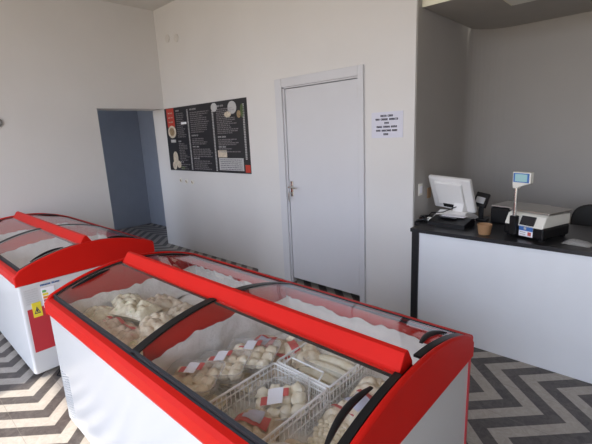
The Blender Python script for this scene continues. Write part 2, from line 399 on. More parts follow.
def column(u0, u1, rows, name, hs=.0125, m='mtext2', head=()):
    b = new(); rng = random.Random(int(u0 * 1000) + len(rows))
    for v in rows:
        glyph_row(b, PA, at(u0, 0).x, at(u0 + (u1 - u0) * rng.uniform(.55, 1), 0).x, at(0, v).z, hs, rng, 0)
    for v in head: glyph_row(b, PA, at(u0, 0).x, at(u0 + (u1 - u0) * .35, 0).x, at(0, v).z, hs * 1.5, rng, 1)
    return obj(name, b, [m, 'mtext'], mb)
fr = lambda a, b, n: [a + (b - a) * i / (n - 1) for i in range(n)]
column(.165, .30, fr(.10, .46, 13) + fr(.57, .83, 11) + fr(.90, .97, 3), 'text_column', head=(.055, .53, .86))
column(.355, .60, fr(.11, .40, 11) + fr(.50, .58, 4) + fr(.66, .77, 5) + fr(.84, .96, 5), 'text_column', head=(.06, .45, .62, .80))
column(.675, .93, fr(.11, .44, 14) + fr(.53, .60, 4) + fr(.66, .70, 2), 'text_column', head=(.065, .49, .63))
pr = new(); rng = random.Random(9)
def prices(u, rows):
    for v in rows:
        c = at(u, v); 
        for q in range(2): box(pr, c.x + q * .016, c.x + q * .016 + .012, -.0150, -.0138, c.z - .0065, c.z + .0065)
for u_, rows_ in ((.315, fr(.06, .97, 44)), (.625, fr(.13, .97, 40)), (.955, fr(.08, .80, 34))):
    pr = new(); prices(u_, rows_); obj('price_column', pr, 'mtext', mb)
plate('promo_panel', .665, .93, .79, .965, 'mtext', -.0142); plate('promo_picture', .66, .76, .68, .78, 'cream', -.0145); plate('promo_tag', .225, .30, .235, .27, 'paper', -.0152)
b = new(); rng = random.Random(4)
for v in fr(.815, .95, 6): glyph_row(b, PA, at(.68, 0).x, at(.915, 0).x, at(0, v).z, .010, rng)
obj('promo_lettering', b, 'ink', mb)

# ---------------------------------------------------------------- paper sign right of the door
ps = thing('paper_sign', 'white paper sheet with six lines of dark lettering right of the door', 'sign', (-1.722, YD, 1.637))
b = new(); box(b, -.145, .145, -.004, 0, -.105, .103); obj('sheet', b, 'signpaper', ps)
b = new(); rng = random.Random(11)
PP = lambda x, z: Vector((x, -.0055, z))
for z, hw in ((.072, .058), (.044, .105), (.014, .022), (-.016, .095), (-.046, .10), (-.076, .03)):
    glyph_row(b, PP, -hw, hw, z, .016, rng, fill=.8)
obj('lettering', b, 'ink', ps)

# small marks on the walls
for i, (x, z) in enumerate(((-5.07, 1.022), (-4.925, 1.016), (-4.78, 1.01))):
    b = new(); lathe(b, [(0.0, 0), (.034, 0), (.036, .006), (.028, .010), (.024, .004), (0, .004)], 18)
    o = obj('wiring_box', b, 'ivory', None, (x, YM - .001, z), (R(90), 0, 0))
    tag(o, ['round uncovered wiring hole below menu board, leftmost of three', 'round uncovered wiring hole below menu board, middle of three', 'round uncovered wiring hole below menu board, nearest the door'][i], 'wall socket', 'wiring holes below the menu board')
    b = new(); tube(b, [(-.016, .012, .004), (0, -.004, .016), (.012, -.014, .008)], .005, 6); obj('wire_end', b, 'brown', o)
for i, (x, z) in enumerate(((-5.03, 2.90), (-4.82, 2.868))):
    b = new(); lathe(b, [(0, 0), (.05, 0), (.05, .008), (.03, .010), (0, .009)], 18)
    o = obj('wall_plate', b, 'ceil', None, (x, YM - .001, z), (R(90), 0, 0))
    tag(o, ['small grey round cover high on the menu wall, nearer the corner', 'small grey round cover high on the menu wall, farther from the corner'][i], 'wall plate', 'round covers above the menu board')
b = new(); lathe(b, [(0, 0), (.055, 0), (.055, .02), (.04, .03), (.036, .012), (0, .012)], 20)
o = obj('wall_vent', b, 'greypl', None, (XL, 1.065, 1.86), (0, R(90), 0)); tag(o, 'round grey vent on the left wall above the far freezer', 'vent')
b = new(); box(b, 0, .012, -.035, .035, -.05, .05, bev=.004); 
o = obj('wall_switch', b, 'ivory', None, (XA, 3.10, 1.10)); tag(o, 'white switch plate on the alcove side wall above the counter', 'switch')
b = new(); box(b, .012, .017, -.02, .02, -.03, .03); obj('rocker', b, 'paper', o)
b = new(); box(b, 0, .012, -.035, .035, -.045, .045, bev=.004); 
o = obj('wall_socket', b, 'brown', None, (XA, 3.27, 1.05)); tag(o, 'brown socket on the alcove side wall behind the monitor', 'socket')
# flat square lamp on the alcove ceiling
lp = thing('ceiling_lamp', 'flat cream square lamp on the ceiling above the counter', 'ceiling lamp', (-.80, 3.29, ZA))
b = new(); box(b, -.17, .17, -.17, .17, -.035, 0, bev=.005); obj('housing', b, 'lampcream', lp)
b = new(); box(b, -.15, .15, -.15, .15, -.040, -.035); obj('diffuser', b, 'ivory', lp)

# ---------------------------------------------------------------- counter
ZT = .845; CF = 2.80
ct = thing('counter', 'white fronted shop counter with black worktop and black end post', 'counter', (0, 0, 0))
b = new()
prism(b, [(-1.40, CF - .01), (XR - .01, CF - .01), (XR - .01, 3.50), (XA + .004, 3.50), (XA + .004, YD + .02), (-1.40, YD - .01)], 'z', ZT - .028, ZT)
obj('worktop', b, 'counterblack', ct)
b = new(); box(b, -1.335, XR - .02, CF + .012, CF + .034, .0, ZT - .029); obj('front_panel', b, 'counterwhite', ct)
b = new(); box(b, -1.392, -1.336, CF + .002, CF + .05, 0, ZT - .029); obj('end_post', b, 'counterblack', ct)
b = new(); box(b, -1.39, -1.37, CF + .051, 2.975, 0, ZT - .029); obj('side_panel', b, 'counterwhite', ct)
b = new(); box(b, -1.36, XR - .02, CF + .04, 3.45, .40, .42); box(b, XR - .05, XR - .03, CF + .04, 3.45, 0, ZT - .03); obj('inner_shelf', b, 'counterwhite', ct)

# POS terminal seen from behind
ps = thing('pos_terminal', 'white touch screen till seen from behind on the counter corner', 'till', (-1.225, 3.22, ZT), (0, 0, R(-12)))
b = new(); prism(b, [(-.15, 0), (.15, 0), (.15, .02), (.04, .075), (-.04, .085), (-.15, .03)], 'x', -.11, .13); obj('base', b, 'monwhite', ps)
mon = new()
MM = Matrix.Translation((-.02, -.02, .235)) @ Matrix.Rotation(R(26), 4, 'X') @ Matrix.Rotation(R(3), 4, 'Y')
box(mon, -.185, .185, -.018, .018, -.165, .14, bev=.01, M=MM)
box(mon, -.13, .115, -.040, -.015, -.115, .105, bev=.012, M=MM)
mo = obj('monitor', mon, 'monwhite', ps)
b = new(); box(b, -.17, .17, .0185, .0205, -.11, .12, M=MM); obj('screen', b, 'darkscreen', mo)
b = new(); box(b, -.075, .055, -.042, -.039, -.128, -.095, M=MM); obj('connector_strip', b, 'black', mo)
b = new(); box(b, .0, .09, -.06, .05, .03, .15, bev=.01, M=Matrix.Rotation(R(-15), 4, 'X')); obj('neck', b, 'monwhite', ps)
b = new(); tube(b, [(.03, -.03, .12), (-.02, -.13, .085), (-.12, -.14, .07), (-.19, -.10, .02), (-.2, 0, .006)], .004, 6); obj('monitor_cable', b, 'black', ps)
dr = thing('receipt_printer', 'low black receipt printer in front of the white till', 'printer', (-1.185, 3.045, ZT), (0, 0, R(-6)))
b = new(); prism(b, [(-.085, 0), (.085, 0), (.085, .055), (.03, .062), (-.085, .03)], 'x', -.15, .15, bev=.004); obj('body', b, 'black', dr)
b = new(); box(b, -.10, .05, -.03, .07, .058, .064, M=Matrix.Rotation(R(0), 4, 'X')); obj('lid', b, 'darkscreen', dr)
b = new(); box(b, -.08, .10, .0, .075, .066, .070); obj('paper_slip', b, 'paper', dr)
b = new(); rng = random.Random(5)
for k in range(7):
    p = [(-.02 + rng.uniform(-.05, .05), rng.uniform(-.09, .09), .006 + .03 * rng.random()) for _ in range(7)]
    tube(b, p, .0045, 6)
o = obj('cable_tangle', b, 'black', None, (-1.395, 3.10, ZT)); tag(o, 'tangle of black cables at the counter end beside the till', 'cables')
b = new(); box(b, -.022, .022, -.018, .018, -.016, .016, bev=.005)
o2 = obj('plug', b, 'ivory', o, (.03, -.035, .022)); 
b = new(); box(b, -.016, .016, -.016, .016, -.012, .012, bev=.004); obj('plug', b, 'ivory', o, (.06, .02, .016))
# pole display
pd = thing('customer_display', 'small black customer display on a pole beside the till', 'display', (-1.055, 3.33, ZT), (0, 0, R(6)))
b = new(); box(b, -.055, .055, -.05, .05, 0, .018, bev=.004); obj('base', b, 'black', pd)
b = new(); box(b, -.018, .018, -.014, .014, .016, .15, bev=.004); obj('pole', b, 'black', pd)
MD = Matrix.Translation((0, -.01, .165)) @ Matrix.Rotation(R(-25), 4, 'X') @ Matrix.Rotation(R(12), 4, 'Y')
b = new(); box(b, -.05, .05, -.02, .02, -.055, .06, bev=.006, M=MD); hd = obj('head', b, 'black', pd)
b = new(); box(b, -.036, .03, -.0225, -.019, -.03, .02, M=MD); obj('screen', b, 'mtext', hd)
# kraft tub
b = new(); lathe(b, [(.0, .004), (.036, .0), (.040, .004), (.047, .066), (.050, .070), (.047, .073), (.044, .068), (.037, .008), (0, .008)], 28)
o = obj('paper_cup', b, 'kraft', None, (-.888, 2.895, ZT)); tag(o, 'small brown paper tub on the counter in front of the pole display', 'tub')
# rear black scale
rs = thing('platform_scale', 'low black scale with grey plate behind the tall display scale', 'scale', (-.78, 3.36, ZT), (0, 0, R(-12)))
b = new(); box(b, -.17, .15, -.12, .13, .0, .125, bev=.012); obj('body', b, 'black', rs)
b = new(); box(b, -.165, .16, -.12, .13, .132, .142, bev=.003); box(b, -.02, .02, -.02, .02, .12, .133); obj('weighing_plate', b, 'steel', rs)
# retail scale
sc = thing('counter_scale', 'white and black shop scale with display mast and steel plate', 'scale', (-.60, 3.03, ZT), (0, 0, R(-20)))
b = new(); box(b, -.145, .13, -.13, .16, .012, .085, bev=.012)
for sxx in (-1, 1):
    for syy in (-1, 1): box(b, -.008 + sxx * .11 - .015, -.008 + sxx * .11 + .015, .015 + syy * .11 - .015, .015 + syy * .11 + .015, 0, .014)
obj('lower_housing', b, 'black', sc)
b = new(); prism(b, [(-.135, .085), (.165, .085), (.165, .155), (-.075, .165), (-.10, .155)], 'x', -.14, .125, bev=.008); obj('upper_housing', b, 'ivory', sc)
b = new(); box(b, -.145, .13, -.085, .18, .170, .182, bev=.004); box(b, -.03, .03, .0, .06, .155, .178); obj('weighing_plate', b, 'steel', sc)
b = new(); prism(b, [(-.142, .095), (-.130, .095), (-.102, .150), (-.112, .152)], 'x', -.028, .065); obj('keypad', b, 'darkscreen', sc)
b = new(); box(b, -.085, -.04, -.165, -.125, .02, .15, bev=.006); obj('mast_socket', b, 'black', sc)
b = new(); tube(b, [(-.063, -.145, .14), (-.063, -.145, .335)], .012, 12); obj('mast', b, 'chrome', sc)
b = new(); prism(b, [(-.079, .335), (-.046, .335), (-.041, .345), (.039, .375), (.041, .445), (-.083, .445), (-.083, .375)], 'y', -.165, -.130, bev=.005); dh = obj('display_head', b, 'ivory', sc)
b = new(); box(b, -.075, .031, -.1672, -.1645, .378, .438); s_ = obj('bezel', b, 'bluelab', dh)
b = new(); box(b, -.063, .019, -.1688, -.1670, .384, .432); obj('screen', b, 'screen', dh)
b = new(); box(b, -.032, .062, -.1325, -.1295, .018, .088); st = obj('brand_sticker', b, 'paper', sc)
b = new(); box(b, -.032, .062, -.1340, -.1322, .056, .088); obj('blue_band', b, 'bluelab', st)
b = new(); box(b, .03, .052, -.1340, -.1322, .026, .050); obj('red_mark', b, 'rprint', st)
b = new(); box(b, -.024, .014, -.1340, -.1322, .028, .034); box(b, -.024, .014, -.1340, -.1322, .042, .048); box(b, .002, .018, -.1352, -.1338, .064, .080); obj('sticker_marks', b, 'mtext', st)
b = new()
def pouch(u, v):
    a = (u - .5) * 2; c = (v - .5) * 2
    hgt = .026 * max(0, 1 - a * a) ** .5 * max(0, 1 - c * c) ** .5
    return Vector((a * .075, c * .045, .004 + hgt * (1 + .3 * noise.noise(Vector((u * 6, v * 6, 1))))))
grid(b, pouch, 16, 12); grid(b, lambda u, v: Vector(((u - .5) * .15, (v - .5) * .09, .002)), 2, 2)
o = obj('plastic_packet', b, 'tub', None, (-.345, 2.93, ZT), (0, 0, R(-10))); tag(o, 'crumpled clear plastic packet on the counter right of the tall scale', 'packet')
# chair behind the counter
chx = -.26
ch = thing('office_chair', 'black office chair behind the counter, only its back showing', 'chair', (chx, 3.80, 0), (0, 0, R(184)))
b = new()
ol = [(.25 * math.copysign(abs(math.cos(t)) ** .5, math.cos(t)), .78 + .18 * math.copysign(abs(math.sin(t)) ** .6, math.sin(t))) for t in [2 * PI * k / 36 for k in range(36)]]
prism(b, ol, 'y', -.03, .03, bev=.012); obj('backrest', b, 'rubber', ch)
b = new(); box(b, -.24, .24, -.02 + .05, .47, .44, .50, bev=.02); obj('seat', b, 'rubber', ch)
b = new(); tube(b, [(0, .04, .70), (0, .07, .45), (0, .22, .42)], .02, 8); tube(b, [(0, .25, .10), (0, .25, .45)], .025, 10); obj('column', b, 'black', ch)
for k in range(5):
    a = 2 * PI * k / 5; b = new(); tube(b, [(0, .25, .10), (.26 * math.cos(a), .25 + .26 * math.sin(a), .065)], [.022, .016], 8); lg = obj('leg', b, 'black', ch)
    b = new(); tube(b, [(.26 * math.cos(a) - .02, .25 + .26 * math.sin(a), .027), (.26 * math.cos(a) + .02, .25 + .26 * math.sin(a), .027)], .027, 12); obj('caster', b, 'rubber', lg)

# ---------------------------------------------------------------- chest freezers
HL, HD = .965, .485                   # half length, half depth
ZE, ZP = .772, .880                  # rim height at the long edges, crown height of the arc
SG = ZP - ZE; RA = (HD * HD + SG * SG) / (2 * SG)
def az(y): return ZP - RA + math.sqrt(RA * RA - y * y)
def arc_strip(bm, x0, x1, y0, y1, dz0, dz1, n=14, mi=0):
    """solid curved strip following the lid arc between heights dz0 and dz1 off the arc"""
    V = []
    for i in range(n + 1):
        y = y0 + (y1 - y0) * i / n; z = az(y)
        V.append([bm.verts.new(p) for p in ((x0, y, z + dz0), (x1, y, z + dz0), (x1, y, z + dz1), (x0, y, z + dz1))])
    for i in range(n):
        for k in range(4):
            f = bm.faces.new((V[i][k], V[i][(k + 1) % 4], V[i + 1][(k + 1) % 4], V[i + 1][k])); f.smooth = (k in (0, 2)); f.material_index = mi
    bm.faces.new(V[0][::-1]); bm.faces.new(V[-1])

def build_freezer(name, label, loc, seed, zb):
    fz = thing(name, label, 'freezer', loc)
    # white steel body: open-topped shell with rounded upright corners
    def rr(hx, hy, r, n=6):
        out = []
        for cx_, cy_, a0 in ((hx - r, hy - r, 0), (-hx + r, hy - r, 90), (-hx + r, -hy + r, 180), (hx - r, -hy + r, 270)):
            out += [(cx_ + r * math.cos(R(a0 + 90 * i / n)), cy_ + r * math.sin(R(a0 + 90 * i / n))) for i in range(n + 1)]
        return out
    b = new(); ol = rr(HL - .004, HD - .002, .018); il = rr(HL - .075, HD - .058, .02)
    loops = [[b.verts.new((x, y, z)) for x, y in pts] for pts, z in ((il, .70), (ol, .70), (ol, .045), (rr(HL - .012, HD - .010, .014), .036))]
    for A, B in zip(loops, loops[1:]):
        for i in range(len(A)): f = b.faces.new((A[i], A[(i + 1) % len(A)], B[(i + 1) % len(A)], B[i])); f.smooth = A is loops[1]
    b.faces.new(loops[-1])
    obj('cabinet', b, 'white', fz)
    # frosted liner with a divider in the middle
    rng = random.Random(seed); b = new()
    xi, yi, zt = HL - .078, HD - .061, .738
    def fr_(p, s=9.0, o=0.0): return noise.fractal(Vector((p[0] * s + o + seed * 7, p[1] * s, p[2] * s)), 1.0, 2.0, 3)
    def wallg(p0, p1, nrm, thick=.020, top=zt):
        p0 = Vector(p0); p1 = Vector(p1); nrm = Vector(nrm)
        def fn(u, v):
            p = p0.lerp(p1, u); z = zb + (top + (max(0, min((p.y + .40) * .14, .064 - (p.y - .06) * .4)) if abs(nrm.x) > .5 and abs(p.x) < .1 else 0) + .022 * noise.noise(Vector((p.x * 9 + seed, p.y * 9, .3))) + .013 * noise.noise(Vector((p.x * 26 + seed, p.y * 26, .3))) - zb) * v
            q = Vector((p.x, p.y, z)); off = thick * (0.55 + (.7 * noise.noise(q * 9 + Vector((seed, 0, 0))) + .22 * noise.noise(q * 22)) * min(1, 6 * (1 - v)))
            return q + nrm * off
        nu = max(12, int((p1 - p0).length / .012)); grid(b, fn, nu, 40)
    wallg((-xi, -yi, 0), (-xi, yi, 0), (1, 0, 0)); wallg((xi, yi, 0), (xi, -yi, 0), (-1, 0, 0))
    wallg((-xi, yi, 0), (xi, yi, 0), (0, -1, 0), .028); wallg((xi, -yi, 0), (-xi, -yi, 0), (0, 1, 0))
    wallg((.012, -yi, 0), (.012, yi, 0), (1, 0, 0), .022, .732); wallg((-.016, yi, 0), (-.016, -yi, 0), (-1, 0, 0), .022, .732)
    grid(b, lambda u, v: Vector((-xi + 2 * xi * u, -yi + 2 * yi * v, zb + .03 * fr_((u * 1.9, v * .9, 0), 6))), 60, 30)
    obj('frosted_liner', b, 'frost', fz, fix=False)
    # red rims along the long sides
    for s in (-1, 1):
        b = new(); tk = .018 if s > 0 else 0
        prism(b, [(s * (HD + .004), .695), (s * (HD + .010), .712), (s * (HD + .008), .758 + tk), (s * (HD - .006), .773 + tk), (s * (HD - .029), .778 + tk), (s * (HD - .029), .695)], 'x', -HL, HL)
        obj('side_rim', b, 'red', fz)
        b = new(); prism(b, [(s * (HD - .030), .70), (s * (HD - .030), .778), (s * (HD - .036), .780), (s * (HD - .050), .779), (s * (HD - .050), .70)], 'x', -HL + .03, HL - .03)
        obj('gasket', b, 'gasket', fz)
        b = new(); box(b, -HL + .02, HL - .02, min(s * (HD - .051), s * (HD - .058)), max(s * (HD - .051), s * (HD - .058)), .70, .776); obj('inner_lining', b, 'red', fz)
    # red arched end caps
    for s in (-1, 1):
        b = new(); n = 28
        ys = [-HD - .010 + (2 * HD + .02) * i / n for i in range(n + 1)]
        zz = lambda y: az(max(-HD, min(HD, y))) + .014 - .03 * max(0, (abs(y) - HD + .025) / .035) ** 2
        prof = [(y, zz(y)) for y in ys] + [(HD + .010, .69), (-HD - .010, .69)]
        x0, x1 = (HL - .016, HL + .006) if s > 0 else (-HL - .006, -HL + .016)
        prism(b, prof, 'x', x0, x1, bev=.009)
        for f in b.faces: f.smooth = abs(f.normal.x) < .9
        obj('end_cap', b, 'red', fz)
    # red arched web above the divider
    b = new(); n = 20; ys = [-HD + .08 + (2 * HD - .16) * i / n for i in range(n + 1)]
    prism(b, [(y, az(y) - .012) for y in ys] + [(HD - .08, .70), (-HD + .08, .70)], 'x', -.012, .008)
    obj('divider_web', b, 'red', fz)
    # inner red lining of the end caps and the rims, above the frost
    # central spine
    b = new(); o_ = -.03
    prism(b, [(o_ - .022, .868), (o_ - .024, .880), (o_ - .018, .887), (o_ + .012, .932), (o_ + .030, .935), (o_ + .036, .929), (o_ + .062, .884), (o_ + .062, .868)], 'x', -HL + .030, HL - .032, bev=.003)
    obj('centre_spine', b, 'red', fz)
    b = new(); box(b, -HL + .02, HL - .02, o_ - .027, o_ + .062, .858, .868); obj('spine_gasket', b, 'black', fz)
    # four sliding lids, two a side
    for s in (-1, 1):
        for h_ in (-1, 1):
            x0, x1 = (-HL + .018, .0) if h_ < 0 else (.0, HL - .018)
            lo = .000 if h_ < 0 else .005
            ya, yb = s * (HD - .035), s * .06
            b = new(); arc_strip(b, x0 + .004, x1 - .004, ya, yb, lo - .002, lo + .002, 18)
            gl = obj('glass_lid', b, 'glass', fz)
            for xa, xb in ((x0, x0 + (.020 if h_ < 0 else .030)), (x1 - (.025 if h_ > 0 else .02), x1)):
                b = new(); arc_strip(b, xa, xb, ya, yb, lo - .004, lo + .0045); obj('lid_edge', b, 'black', gl)
            b = new(); arc_strip(b, x0, x1, ya, ya - s * .010, lo - .004, lo + .0045, 2); obj('lid_edge', b, 'gasket', gl)
            # bowed black grip near the outer end: a solid fin, highest in the middle
            xh = h_ * (HL - (.064 if h_ > 0 else .080)); b = new(); V = []; n = 14
            for i in range(n + 1):
                t = i / n; y = s * (.372 - .215 * t); k_ = math.sin(PI * (.04 + .92 * t)) ** .6
                z = az(y) + lo + .002; wd = .0045 + .0055 * k_; xc = xh - h_ * .014 * math.sin(PI * t)
                V.append([b.verts.new(q) for q in ((xc - wd, y, z), (xc + wd, y, z), (xc + wd, y, z + .010 * k_), (xc + wd * .5, y, z + .014 * k_), (xc - wd * .5, y, z + .014 * k_), (xc - wd, y, z + .010 * k_))])
            for i in range(n):
                for k in range(6):
                    f = b.faces.new((V[i][k], V[i][(k + 1) % 6], V[i + 1][(k + 1) % 6], V[i + 1][k])); f.smooth = True
            b.faces.new(V[0][::-1]); b.faces.new(V[-1])
            obj('lid_handle', b, 'black', gl)
    # side grille on the front near the left end
    b = new()
    for i in range(6):
        for j in range(18):
            x = -HL + .030 + i * .022; z = .075 + j * .016 + (i % 2) * .006
            box(b, x, x + .010, -HD - .0, -HD + .008, z, z + .005)
    obj('vent_grille', b, 'ventgrey', fz)
    b = new(); box(b, -HL + .30, -HL + .302, -HD + .0045, -HD + .008, .08, .69); obj('panel_seam', b, 'mtext', fz)
    for sx_ in (-1, 1):
        for sy_ in (-1, 1):
            b = new(); x, y = sx_ * (HL - .12), sy_ * (HD - .09)
            tube(b, [(x - .014, y, .032), (x + .014, y, .032)], .032, 14); box(b, x - .02, x + .02, y - .012, y + .012, .03, .07)
            obj('caster', b, 'rubber', fz)
    return fz

NF = (-1.450, 1.03, 0)
near = build_freezer('chest_freezer', 'near red and white glass top freezer full of bagged dumplings', NF, 1, .55)
LF = (-4.02, 1.03, 0)
far = build_freezer('chest_freezer', 'far red and white glass top freezer standing empty by the left wall', LF, 4, .30)
# stickers and red panel on the far freezer's end
xe = HL - .004
b = new(); box(b, xe - .002, xe + .002, -HD + .03, HD - .03, .20, .515); obj('end_graphic', b, 'dred', far)
b = new(); box(b, xe - .002, xe + .003, -HD + .06, -HD + .115, .45, .555); wl = obj('warning_sticker', b, 'yellow', far)
b = new(); f_ = [(-HD + .087, .525), (-HD + .106, .475), (-HD + .068, .475)]; g_ = [(-HD + .087, .513), (-HD + .099, .481), (-HD + .075, .481)]
for i in range(3):
    j = (i + 1) % 3; prism(b, [f_[i], f_[j], g_[j], g_[i]], 'x', xe + .003, xe + .004)
box(b, xe + .003, xe + .004, -HD + .083, -HD + .091, .486, .505); obj('warning_triangle', b, 'ink', wl)
b = new(); box(b, xe - .002, xe + .003, -HD + .13, -HD + .21, .50, .64); el = obj('energy_sticker', b, 'paper', far)
for i, c in enumerate(('green', 'yellow', 'orange', 'rprint')):
    b = new(); prism(b, [(-HD + .135, .625 - i * .022), (-HD + .155 + i * .01, .625 - i * .022), (-HD + .162 + i * .01, .617 - i * .022), (-HD + .155 + i * .01, .609 - i * .022), (-HD + .135, .609 - i * .022)], 'x', xe + .003, xe + .004)
    obj('rating_arrow', b, c, el)
b = new(); PX = lambda x, z: Vector((xe + .0025, x, z)); rng = random.Random(2)
glyph_row(b, PX, -HD + .13, -HD + .26, .663, .012, rng, 0)
obj('blue_lettering', b, 'bluelab', far)
b = new()
for i in range(7): glyph_row(b, PX, -HD + .03, -HD + .11, .65 - i * .016, .005, rng, 0)
obj('small_print', b, 'mtext', far)
# red corner trim at the back of the near freezer's end
b = new(); box(b, HL - .008, HL - .001, HD - .02, HD - .002, .05, .69); obj('corner_trim', b, 'dred', near)
b = new(); tube(b, [(-3.10, .74, .09), (-3.03, .70, .03), (-3.0, .66, .006), (-2.93, .69, .006), (-2.90, .78, .006)], .005, 6)
o = obj('power_cable', b, 'black'); tag(o, 'short black cable on the floor between the two freezers', 'cable')

# ---------------------------------------------------------------- frozen goods
def pillow(hx, hy, H, bumps, seed, base=.012):
    rng = random.Random(seed)
    cs = [(rng.uniform(-.82, .82) * hx, rng.uniform(-.8, .8) * hy, rng.uniform(.018, .027)) for _ in range(bumps)]
    def top(a, c, extra=0.0):
        x, y = a * hx, c * hy
        env = (max(0, 1 - abs(a) ** 2.6)) ** .55 * (max(0, 1 - abs(c) ** 2.6)) ** .55
        bz = 0
        for (px, py, r_) in cs:
            dd = (x - px) ** 2 + (y - py) ** 2
            if dd < r_ * r_: bz = max(bz, math.sqrt(r_ * r_ - dd))
        z = env * (H * .62 + bz * 1.2 * min(1, env * 1.5)) + .006 * noise.noise(Vector((x * 30, y * 30, seed))) * env
        return Vector((x, y, base + z + extra))
    return top
def make_bag(label, loc, rot, hx=.10, hy=.075, H=.05, m='pale', seed=1, bumps=26, sticker=(-.45, .25, -.35, .4), band=None, group=None, smat='paper', cat='bag', name='dumpling_bag'):
    t = thing(name, label, cat, loc, rot, group)
    top = pillow(hx, hy, H, bumps, seed)
    b = new(); N, Mv = 40, 32
    S = lambda u: math.sin((u - .5) * PI)
    grid(b, lambda u, v: top(S(u) * .96, S(v) * .96), N, Mv)
    grid(b, lambda u, v: Vector((S(u) * .96 * hx, S(v) * .96 * hy, .012 - .010 * (1 - (2 * u - 1) ** 4) * (1 - (2 * v - 1) ** 4))), 12, 10)
    obj('dumplings', b, m, t)
    flat = pillow(hx, hy, H * 1.35, 0, seed + 50)
    def filmtop(u, v):
        a, c = S(u), S(v); p = top(a, c); q = flat(a, c)
        z = max(p.z + .003, q.z * .92) if abs(a) < .95 and abs(c) < .95 else max(q.z, p.z)
        return Vector((p.x * 1.03, p.y * 1.03, z))
    b = new(); grid(b, filmtop, 28, 22)
    for s in (-1, 1):
        grid(b, lambda u, v: Vector((s * hx * (1.0 + .16 * v), (u - .5) * 2 * hy * (.98 - .1 * v), .012 + .008 * noise.noise(Vector((u * 5, v * 2, seed))))), 10, 3)
    obj('film', b, 'film', t)
    def patch(nm, a0, a1, c0, c1, mm, lift):
        b = new()
        def fn(u, v):
            a = a0 + (a1 - a0) * u; c = c0 + (c1 - c0) * v
            zs = [filmtop(math.asin(max(-1, min(1, a + da))) / PI + .5, math.asin(max(-1, min(1, c + dc))) / PI + .5).z for da in (-.1, 0, .1) for dc in (-.1, 0, .1)]
            return Vector((a * hx * 1.03, c * hy * 1.03, max(zs) * .5 + sum(zs) / 9 * .5 + lift))
        grid(b, fn, 8, 8); return obj(nm, b, mm, t)
    if band: patch('printed_band', *band, 'rprint', .003)
    if sticker:
        st_ = patch('price_sticker', *sticker, smat, .006)
        a0, a1, c0, c1 = sticker; b = new(); rng = random.Random(seed)
        zc = max(top(x, y).z for x in (a0, a1, (a0 + a1) / 2) for y in (c0, c1, (c0 + c1) / 2))
    return t
def rsq(hx, hy, r, n=5):
    out = []
    for cx_, cy_, a0 in ((hx - r, hy - r, 0), (-hx + r, hy - r, 90), (-hx + r, -hy + r, 180), (hx - r, -hy + r, 270)):
        out += [(cx_ + r * math.cos(R(a0 + 90 * i / n)), cy_ + r * math.sin(R(a0 + 90 * i / n))) for i in range(n + 1)]
    return out
